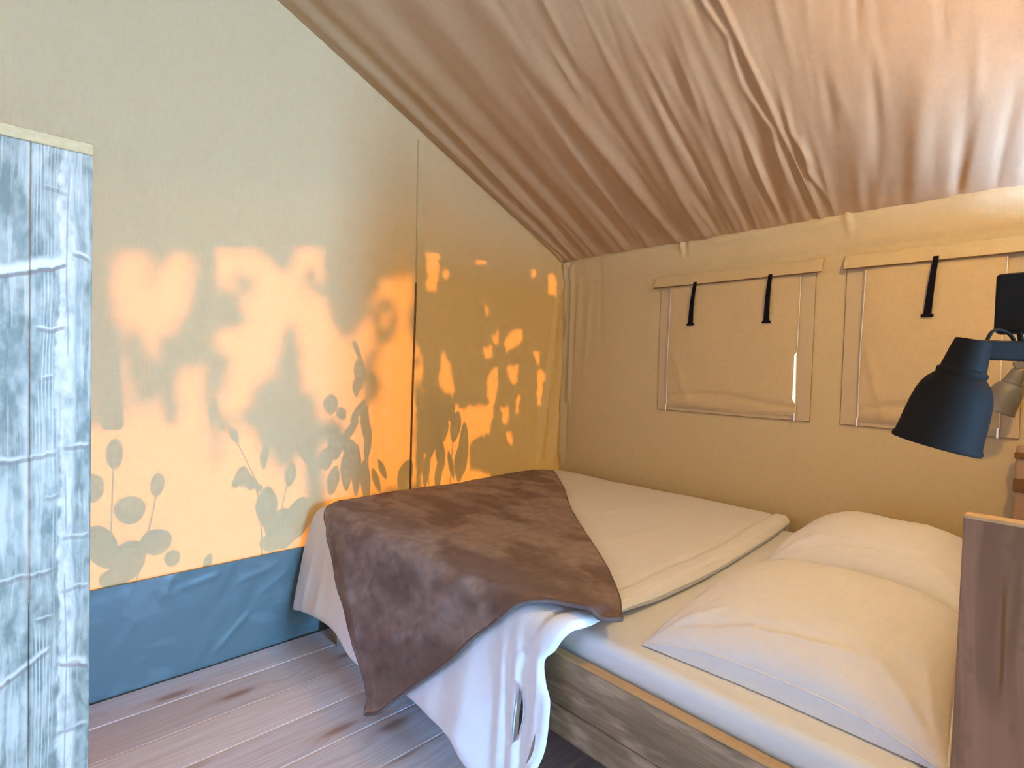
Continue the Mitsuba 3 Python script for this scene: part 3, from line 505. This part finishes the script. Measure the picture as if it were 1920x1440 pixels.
put('partition__cap_strip', box(-1.727, -1.697, edges[-1], 0.1690, 1.696, 1.7235, 0.002, 1), 'mat_cap', 30); tag('partition__cap_strip', 'pale plywood strip along the top edge')
tag('partition', 'low partition of whitewashed blue-grey planks at the left edge of the room', 'partition')

# ---------------------------------------------------------------- bed
HX = -0.118                                                           # the headboard's near face
put('bed__rail_board', box(-2.20, HX, 1.070, 1.098, 0.319, 0.450, 0.004), 'mat_driftwood', 30)
put('bed__rail_board', box(-2.20, HX, 1.072, 1.098, 0.236, 0.3165, 0.004), 'mat_driftwood', 30)
tag('bed__rail_board', 'weathered grey-brown board'); tag('bed__rail_board_001', 'weathered grey-brown board')
put('bed__rail_lit_top', box(-2.20, HX, 1.069, 1.100, 0.4495, 0.4545, 0.0022), 'mat_lamplit_wood', 30); tag('bed__rail_lit_top', 'top edge painted in the warm tone of lamplight')
put('bed__foot_board', box(-2.205, -2.175, 1.10, 2.60, 0.24, 0.45, 0.004), 'mat_driftwood', 30)
put('bed__back_rail', box(-2.175, HX, 2.585, 2.61, 0.24, 0.45, 0.004), 'mat_driftwood', 30)
put('bed__slat_base', box(-2.175, HX, 1.10, 2.585, 0.36, 0.395, 0.004), 'mat_wood_plain', 30)
for x, yy in ((-2.195, 1.045), (-2.195, 2.52), (-0.20, 1.10), (-0.20, 2.52)):
    put('bed__leg', box(x, x + 0.062, yy, yy + 0.06, 0.0, 0.30, 0.004), 'mat_driftwood', 30)
put('bed__head_post', box(HX, -0.020, 1.098, 1.128, 0.0, 0.991, 0.003), 'mat_brownboard', 30); tag('bed__head_post', 'brown varnished board standing at the head end')
put('bed__head_post__lit_top_edge', box(HX - 0.0005, -0.0195, 1.0975, 1.1285, 0.985, 0.9925, 0.003), 'mat_brownboard_lit', 30); tag('bed__head_post__lit_top_edge', 'top edge painted pale as if lamplit')
put('bed__head_post', box(-0.146, -0.040, 2.575, 2.605, 0.0, 0.985, 0.012, 3), 'mat_wood_plain', 30)
for za, zb in ((0.938, 0.960), (0.822, 0.868)):
    put('bed__head_post_001__batten', box(-0.1485, -0.040, 2.568, 2.576, za, zb, 0.003), 'mat_seam', 30)
put('bed__headboard', box(-0.062, -0.036, 1.128, 2.575, 0.28, 0.88, 0.004), 'mat_brownboard', 30)
for yy in (1.10, 2.60):
    put('bed__lamp_post', box(0.005, 0.045, yy - 0.02, yy + 0.02, 0.0, 1.46, 0.003), 'mat_wood_plain', 30)
tag('bed', 'wooden double bed with weathered side rail and brown headboard ends', 'bed')

mat = box(-2.17, -0.150, 1.112, 2.572, 0.394, 0.512, 0.030, 5)
put('mattress', mat, 'mat_sheet', 40)
tag('mattress', 'mattress in a white fitted sheet on the wooden bed, showing between duvet and pillows', 'mattress')

YF, XF, YB = 1.05, -2.262, 2.57
def drape(X, S, off, ztop=0.57, r=0.05):
    """a point of the bedding: X along the bed, S across it and on down its near side; off: height above the duvet"""
    thm = np.radians(76 + 8 * np.clip((X + 1.15) / 0.2, 0, 1))
    s = np.maximum(YF - S, 0); th = np.minimum(s / r, thm); rest = np.maximum(s - r * thm, 0)
    y = np.where(S >= YF, S, YF) - r * np.sin(th) - rest * np.cos(thm)
    dz = -r * (1 - np.cos(th)) - rest * np.sin(thm)
    b = np.maximum(S - YB, 0); tb = np.minimum(b / 0.04, np.pi / 2); rb = np.maximum(b - 0.04 * np.pi / 2, 0)
    y = np.where(S > YB, YB + 0.04 * np.sin(tb), y); dz = dz - 0.04 * (1 - np.cos(tb)) - rb
    s = np.maximum(XF - X, 0); ph = np.minimum(s / r, np.pi / 2); rx = np.maximum(s - r * np.pi / 2, 0)
    hang = sstep(0.05, 0.25, YF - S)                                  # below the corner the cloth swings out instead of dropping twice
    x = np.where(X >= XF, X, XF) - r * np.sin(ph) - 0.0 * rx
    dz = dz - (r * (1 - np.cos(ph)) + rx) * (1 - 0.8 * hang)
    n = np.stack([-np.sin(ph) * np.cos(th), -np.sin(th) * np.cos(ph) + np.sin(tb), np.cos(th) * np.cos(ph) * np.cos(tb) + 1e-6], -1)
    n /= np.linalg.norm(n, axis=-1, keepdims=True)
    P = np.stack([x, y, ztop + dz], -1)
    return P + n * np.asarray(off)[..., None], n

def duvet_relief(X, S, q):
    """q: distance from the head edge"""
    h = 0.010 * nfbm(X * 2.2, S * 2.2, 0, 3, 41) + 0.004 * nfbm(X * 9, S * 5, 1, 3, 42)
    hang = sstep(YF, YF - 0.18, S)
    h = h + hang * (0.007 * nfbm(X * 9 + 0.5 * S, S * 1.1, 2, 3, 43) + 0.0035 * np.sin(X * 15 + 2.0 * nfbm(X * 3, S * 2, 0, 2, 44) * 6) * sstep(0.95, 0.6, S) + 0.008 * gauss(X + 0.99 - 0.10 * (0.9 - S), 0.012) - 0.005 * gauss(X + 0.955 - 0.08 * (0.9 - S), 0.010) + 0.006 * gauss(X + 1.04 - 0.12 * (0.9 - S), 0.014) + 0.005 * gauss(X + 0.915, 0.007) + sstep(-1.85, -2.0, X) * (0.010 * gauss(X + 2.08 - 0.12 * (0.9 - S), 0.03) + 0.008 * gauss(X + 2.19 - 0.05 * (0.9 - S), 0.022) - 0.006 * gauss(X + 2.13, 0.02)))
    flat = 1 - hang
    h = h + flat * (-0.010 * gauss(q - 0.082 - 0.008 * np.sin(S * 9), 0.007) + 0.006 * sstep(0.092, 0.060, q) - 0.006 * gauss(q - 0.020 - 0.006 * np.sin(S * 6 + 1), 0.005))
    for a, b, w, k in (((-1.46, 1.86), (-1.36, 2.40), 0.012, 0.003), ((-1.19, 1.62), (-1.13, 2.10), 0.012, 0.003), ((-1.72, 2.05), (-1.62, 2.5), 0.012, 0.0025), ((-1.0, 1.3), (-1.02, 1.75), 0.014, 0.002)):
        h = h + flat * k * gauss(segdist(X, S, a, b), w)
    return h

n_, m_ = 150, 150
head = smooth_line([(-0.885, 2.66), (-0.872, 2.57), (-0.842, 2.24), (-0.815, 1.70), (-0.828, 1.26), (-0.826, 1.085), (-0.868, 0.964), (-0.905, 0.917), (-0.890, 0.86), (-0.873, 0.827), (-0.873, 0.724), (-0.891, 0.662), (-0.93, 0.575)], n_)
foot = smooth_line([(-2.49, 2.66), (-2.49, 1.8), (-2.45, 1.25), (-2.37, 1.0), (-2.32, 0.80), (-2.275, 0.588)], n_)
back = smooth_line([(-0.885, 2.66), (-1.7, 2.66), (-2.49, 2.66)], m_)
hem = smooth_line([(-0.93, 0.575), (-1.00, 0.555), (-1.104, 0.561), (-1.174, 0.60), (-1.281, 0.612), (-1.399, 0.618), (-1.58, 0.60), (-1.749, 0.590), (-1.90, 0.626), (-2.017, 0.629), (-2.159, 0.612), (-2.275, 0.588)], m_)
U = coons(head, foot, back, hem); X, S = U[..., 0], U[..., 1]
X = X.copy(); bulge = np.linspace(0, 1, m_)[None, :]
q = np.linalg.norm(U - U[:, :1], axis=-1)
rim = np.minimum(np.minimum(q, np.linalg.norm(U - U[:, -1:], axis=-1)), np.linalg.norm(U - U[-1:], axis=-1))
rim = np.minimum(rim, np.linalg.norm(U - U[:1], axis=-1))
top = duvet_relief(X, S, q)
hangf = sstep(YF - 0.02, YF - 0.22, S)
full = (0.046 - 0.024 * sstep(1.45, 1.12, S)) * (1 - hangf) + 0.016 * hangf
prof = np.sqrt(np.clip(1 - (1 - np.clip(rim / 0.022, 0, 1))**2, 0, 1))
P, _ = drape(X, S, top * np.clip(rim / 0.02, 0.2, 1) - full / 2 + prof * full / 2)
Q, _ = drape(X, S, -full / 2 - prof * full / 2 + top * hangf * np.clip(rim / 0.02, 0.2, 1))
P[..., 0] = np.clip(P[..., 0], GX + 0.022, None); Q[..., 0] = np.clip(Q[..., 0], GX + 0.021, None)
P[..., 2] = np.maximum(P[..., 2], 0.012); Q[..., 2] = np.maximum(Q[..., 2], 0.010)
P[..., 1] = np.minimum(P[..., 1], BY - 0.03); Q[..., 1] = np.minimum(Q[..., 1], BY - 0.03)
# two gaps of the buttoned opening, where the hanging cover parts: a row of cells is left out and its sides are drawn apart
N, m_ = P.shape[0] * P.shape[1], P.shape[1]
i_at = lambda j, s: int(np.argmin(np.abs(S[:, j] - s)))
j_at = lambda x, s: int(np.argmin(np.abs(X[i_at(10, s)] - x)))
slits = []
for x, s0, s1, w in ((-0.957, 0.835, 0.690, 0.026), (-0.902, 0.735, 0.660, 0.010)):
    j = j_at(x, 0.5 * (s0 + s1)); slits.append((j, i_at(j, s0), i_at(j, s1), w))
mesh = None; drop = []
for j, i0, i1, w in slits:
    s = np.sin(np.pi * np.linspace(0, 1, i1 - i0 + 1))[:, None]**0.8 * np.array([w / 2, 0, 0])
    for G in (P, Q):
        mid = 0.5 * (G[i0:i1 + 1, j] + G[i0:i1 + 1, j + 1])
        G[i0:i1 + 1, j] = mid + s; G[i0:i1 + 1, j + 1] = mid - s
    drop += [(i, j) for i in range(i0, i1)]
mesh = shell(P, Q); f = mesh.faces; bad = np.zeros(len(f), bool); extra = []
for i, j in drop:
    for off in (0, N):
        quad = np.array([i * m_ + j, (i + 1) * m_ + j, (i + 1) * m_ + j + 1, i * m_ + j + 1]) + off
        bad |= np.isin(f, quad).all(1)
    for c_ in (j, j + 1):
        a_, b_ = i * m_ + c_, (i + 1) * m_ + c_
        extra += [[a_, b_, b_ + N], [a_, b_ + N, a_ + N]]
f = f[~bad]
put('duvet', trimesh.Trimesh(mesh.vertices, np.vstack([f, extra]), process=False), 'mat_linen', 50)
tag('duvet', 'white duvet spread over the foot of the bed and hanging down its near side', 'duvet')

# throw blanket laid askew over the foot of the duvet
n_, m_ = 150, 130
right = smooth_line([(-2.20, 2.46), (-1.86, 2.16), (-1.534, 1.84), (-1.174, 1.532), (-0.982, 1.367), (-0.857, 1.24), (-0.765, 1.127)], n_)
left = smooth_line([(-2.36, 2.10), (-2.37, 1.6), (-2.33, 1.25), (-2.235, 1.06), (-2.165, 1.000), (-2.098, 0.952), (-1.954, 0.822), (-1.808, 0.712), (-1.631, 0.598), (-1.567, 0.535), (-1.546, 0.503)], n_)
far = smooth_line([(-2.20, 2.46), (-2.27, 2.36), (-2.36, 2.10)], m_)
near = smooth_line([(-0.765, 1.127), (-0.783, 1.100), (-0.822, 1.084), (-0.895, 1.065), (-0.969, 1.030), (-1.021, 0.998), (-1.12, 0.906), (-1.204, 0.809), (-1.32, 0.695), (-1.426, 0.595), (-1.469, 0.547), (-1.546, 0.503)], m_)
U = coons(right, left, far, near); X, S = U[..., 0], U[..., 1]
e = [np.linalg.norm(U - w, axis=-1) for w in (U[:, :1], U[:, -1:], U[:1], U[-1:])]
rim = np.minimum.reduce(e)
h = 0.006 * nfbm(X * 4, S * 4, 3, 3, 51) + 0.003 * nfbm(X * 14, S * 14, 4, 3, 52)
h = h - 0.0035 * (gauss(rim - 0.014, 0.005) + 0.6 * gauss(e[1] - 0.034, 0.005))
h = h + sstep(YF, YF - 0.2, S) * 0.012 * nfbm(X * 7, S * 1.5, 5, 3, 53)
for a, b, w, k in (((-1.25, 1.0), (-1.5, 0.62), 0.04, 0.006), ((-1.45, 0.80), (-1.62, 0.70), 0.03, 0.006), ((-2.0, 2.0), (-1.4, 1.75), 0.02, 0.004), ((-1.9, 0.85), (-1.7, 0.68), 0.02, 0.006), ((-1.95, 1.7), (-1.55, 1.6), 0.015, 0.003)):
    h = h + k * gauss(segdist(X, S, a, b), w)
h = h + 0.030 * sstep(0.20, 0.0, np.hypot(X + 0.765, S - 1.127)) * 0.35 + 0.012 * sstep(0.05, 0.0, e[3]) 
base = duvet_relief(X, S, np.maximum(0.2, 0 * X)) + 0.0105
bed_drop = sstep(-0.835, -0.80, X) * 0.020
P, _ = drape(X, S, base + h + 0.008 - bed_drop)
Q, _ = drape(X, S, base + h - 0.005 - bed_drop)
P[..., 0] = np.maximum(P[..., 0], GX + 0.026); Q[..., 0] = np.maximum(Q[..., 0], GX + 0.026)
Q[..., 2] = np.maximum(Q[..., 2], 0.012); P[..., 2] = np.maximum(P[..., 2], 0.014)
put('throw_blanket', shell(P, Q), 'mat_fleece', 60)
tag('throw_blanket', 'brown fleece throw lying askew over the white duvet at the bed foot', 'blanket')
E_ = 0.5 * (P + Q)
border = np.vstack([E_[0], E_[1:, -1], E_[-1, -2::-1], E_[-2:0:-1, 0]])
put('throw_blanket__hem', tube(np.vstack([border, border[:2]]), 0.0066, 8, False), 'mat_fleece_shade', True); tag('throw_blanket__hem', 'rolled hem, painted darker for the shade along it')

# pillows
def pillow(key, cx, cy, a, b, z0, H, low, rot, seed, label):
    g = np.linspace(-1, 1, 70)
    g = np.sign(g) * (1 - (1 - np.abs(g))**1.35)
    u, v = np.meshgrid(g, g, indexing='ij')
    dome = np.clip((1 - np.abs(u)**2.6) * (1 - np.abs(v)**2.6), 0, 1)**0.62
    x = a * u * (1 - 0.055 * (1 - v**2) * np.abs(u)**3); y = b * v * (1 - 0.050 * (1 - u**2) * np.abs(v)**3)
    w = 0.016 * nfbm(u * 2.2, v * 2.2, seed, 3, seed) + 0.004 * nfbm(u * 9, v * 9, seed, 3, seed + 1)
    r = np.hypot(np.abs(u) - 1, np.abs(v) - 1)
    crease = 0
    for su in (-1, 1):
        for sv in (-1, 1):
            for k in range(4):
                ang = 0.25 + 0.35 * k; d = segdist(u * su, v * sv, (0.97, 0.97), (0.97 - 0.55 * math.cos(ang), 0.97 - 0.55 * math.sin(ang)))
                crease = crease + (0.004 if k % 2 else -0.003) * gauss(d, 0.028)
    crease = crease + 0.008 * gauss(segdist(u, v, (-0.97, -0.95), (-0.25, -0.80)), 0.018) + 0.006 * gauss(segdist(u, v, (-0.25, -0.80), (0.45, -0.74)), 0.022) - 0.006 * gauss(segdist(u, v, (-0.85, -0.90), (0.4, -0.66)), 0.04)
    seam_z = low * (1 - np.abs(u)**2.2) * (1 - np.abs(v)**2.2 * 0.0) * 0 + low * np.clip(1 - np.maximum(np.abs(u), 0)**3 * np.maximum(np.abs(v), 0)**3, 0, 1)
    top = z0 + seam_z + H * dome + (w + crease) * np.clip(dome * 3, 0, 1)
    bot = z0 + 0.0 * u + (low - 0.004) * 0.0
    c, s = math.cos(rot), math.sin(rot)
    def P3(z): return np.stack([cx + c * x - s * y, cy + s * x + c * y, z], -1)
    Pt, Pb = P3(top + 0.001), P3(bot)
    ctr = np.array([cx, cy, 0.0]); Pb[..., :2] = ctr[:2] + (Pb[..., :2] - ctr[:2]) * (1 + 0.030 * np.clip(1 - np.abs(u)**3 * np.abs(v)**3, 0, 1))[..., None]
    put(key, shell(Pt, Pb), 'mat_linen', 60)
    rimz = P3(top + 0.0005)
    b_ = np.vstack([rimz[0], rimz[1:, -1], rimz[-1, -2::-1], rimz[-2:0:-1, 0]])
    put(key + '__edge_seam', tube(np.vstack([b_, b_[:2]]), 0.0030, 6, False), 'mat_linen', True)
    tag(key, label, 'pillow')
pillow('pillow', -0.442, 1.560, 0.300, 0.375, 0.515, 0.105, 0.040, 0.03, 61, 'white pillow nearest the camera, lying on the fitted sheet')
pillow('pillow_001', -0.455, 2.262, 0.300, 0.308, 0.515, 0.135, 0.050, 0.0, 67, 'white pillow farther back, against the back wall')

# bedside lamps on the head end
PROF = [(88, 0), (90, 3), (89.5, 8), (86, 12), (83.5, 30), (82, 48), (79, 74), (75, 95), (69, 112), (61, 124), (52, 132), (48, 136), (49.5, 139), (49.5, 145), (44, 148), (42, 160), (38, 184), (34.5, 200), (33, 202), (0, 202)]
def wall_lamp(key, base, axis, scale, post, mat, label, arm_from, arm_to, box_at):
    axis = np.asarray(axis, float) / np.linalg.norm(axis); base = np.asarray(base, float)
    p = np.array(PROF, float) * [0.78, 1.0]                            # (radius, height) of the bell
    put(key + '__shade', lathe(p * scale, base, axis), mat, 40)
    inner = np.array([(86, 1.5), (82, 20), (79, 48), (72, 95), (58, 120), (44, 134), (0, 136)], float)
    put(key + '__shade__lining', lathe(inner * [0.78, 1.0] * scale, base, axis), 'mat_lamp_inside', 40)
    a0, a1 = np.asarray(arm_from, float), np.asarray(arm_to, float)
    dirn = (a1 - a0) / np.linalg.norm(a1 - a0); side = np.cross(dirn, [0, 0, 1.0]); side /= np.linalg.norm(side)
    M = np.eye(4); M[:3, 0] = dirn; M[:3, 1] = side; M[:3, 2] = np.cross(dirn, side); M[:3, 3] = a0
    L = np.linalg.norm(a1 - a0)
    k = box(-0.012, L, -0.010, 0.010, -0.0138, 0.0138, 0.004); k.apply_transform(M); 
    if np.linalg.det(M[:3, :3]) < 0: k.invert()
    put(key + '__arm', k, mat, 30)
    bx = box_at
    put(key + '__mount', box(*bx, 0.006, 3), mat, 30)
    put(key + '__mount__hinge', tube([(a1[0] - 0.004, a1[1], a1[2] - 0.01), (a1[0] - 0.004, a1[1] + 0.001, bx[4] + 0.01)], 0.008, 12), mat, 30)
    c0 = base + axis * 196 * scale + np.array([0.012, 0.022, 0.004])
    put(key + '__cord', tube(smooth_line([c0 - [0.0, 0.01, 0.006], c0 + [0.006, 0.006, 0.014], c0 + [0.016, 0.018, 0.016], c0 + [0.026, 0.026, 0.006], c0 + [0.030, 0.028, -0.012]], 24), 0.0024, 8), mat, True)
    put(key + '__cord', tube(smooth_line([(bx[0] + 0.028, bx[2] + 0.006, bx[4] + 0.004), (bx[0] + 0.031, bx[2] - 0.006, bx[4] - 0.012), (bx[0] + 0.036, bx[2] - 0.018, bx[4] - 0.030)], 14), 0.0034, 8), mat, True)
    tag(key, label, 'lamp')
wall_lamp('wall_lamp', (-0.1411, 0.9801, 1.1071), (0.0352, 0.0073, 0.1483), 0.00077, 0, 'mat_lamp', 'black metal reading lamp with bell shade, large in front at the right edge', (-0.1065, 0.996, 1.2455), (-0.030, 1.045, 1.2440), (-0.092, 0.004, 1.0675, 1.110, 1.273, 1.361))
wall_lamp('wall_lamp_001', (-0.2025, 2.5409, 1.0997), (0.0569, 0.0055, 0.1458), 0.00077, 0, 'mat_lamp_lit', 'smaller-looking black reading lamp painted grey for the light on it, behind the front one by the back wall', (-0.150, 2.545, 1.262), (-0.060, 2.560, 1.290), (-0.075, 0.004, 2.560, 2.62, 1.300, 1.388))

# warm globe lamp hanging under the roof, just outside the frame
LP = np.array([0.15, 1.50, 2.12])
s = trimesh.creation.icosphere(3, 0.055); s.apply_translation(LP)
scene['pendant_lamp__globe'] = mikit.ply(s, matte((0.8, 0.75, 0.65)), smooth=True, emitter={'type': 'area', 'radiance': {'type': 'rgb', 'value': BULB_LIGHT}})
put('pendant_lamp__socket', lathe([(0.0, 0), (0.02, 0), (0.022, 0.01), (0.018, 0.05), (0.0, 0.052)], LP + [0, 0, 0.052], (0, 0, 1), 24), 'mat_lamp', 30)
put('pendant_lamp__cord', tube(np.stack([np.full(8, LP[0]), np.full(8, LP[1]), np.linspace(LP[2] + 0.1, roof_z(LP[1]), 8)], -1), 0.003, 8), 'mat_lamp', True)
tag('pendant_lamp', 'warm globe lamp hanging from the roof above the head of the bed', 'lamp')

# unseen cup lamp added for the cool light on the ceiling edge, cut off below
UP = np.array([0.26, 2.53, 1.700])
put('added_uplighter__cup', lathe([(0.0, -0.030), (0.030, -0.030), (0.052, -0.010), (0.062, 0.016), (0.060, 0.016), (0.049, -0.008), (0.030, -0.020), (0.0, -0.020)], UP, (0, 0, 1), 40), 'mat_lamp', 30)
g = np.arange(32) * np.pi / 16
disc = trimesh.Trimesh(np.vstack([[UP], UP + 0.030 * np.stack([np.cos(g), np.sin(g), 0 * g], -1)]), np.stack([0 * np.arange(32), 1 + np.arange(32), 1 + (np.arange(32) + 1) % 32], 1), process=False)
scene['added_uplighter__bulb'] = mikit.ply(disc, matte((0.8, 0.8, 0.8)), emitter={'type': 'area', 'radiance': {'type': 'rgb', 'value': ADDED_UPLIGHT}})
put('added_uplighter__bracket', box(UP[0] - 0.012, UP[0] + 0.012, UP[1] + 0.045, BY - 0.012, UP[2] - 0.02, UP[2] + 0.002, 0.003), 'mat_lamp', 30)
tag('added_uplighter', 'unseen cup lamp added on the back wall for the cool light above it', 'lamp')
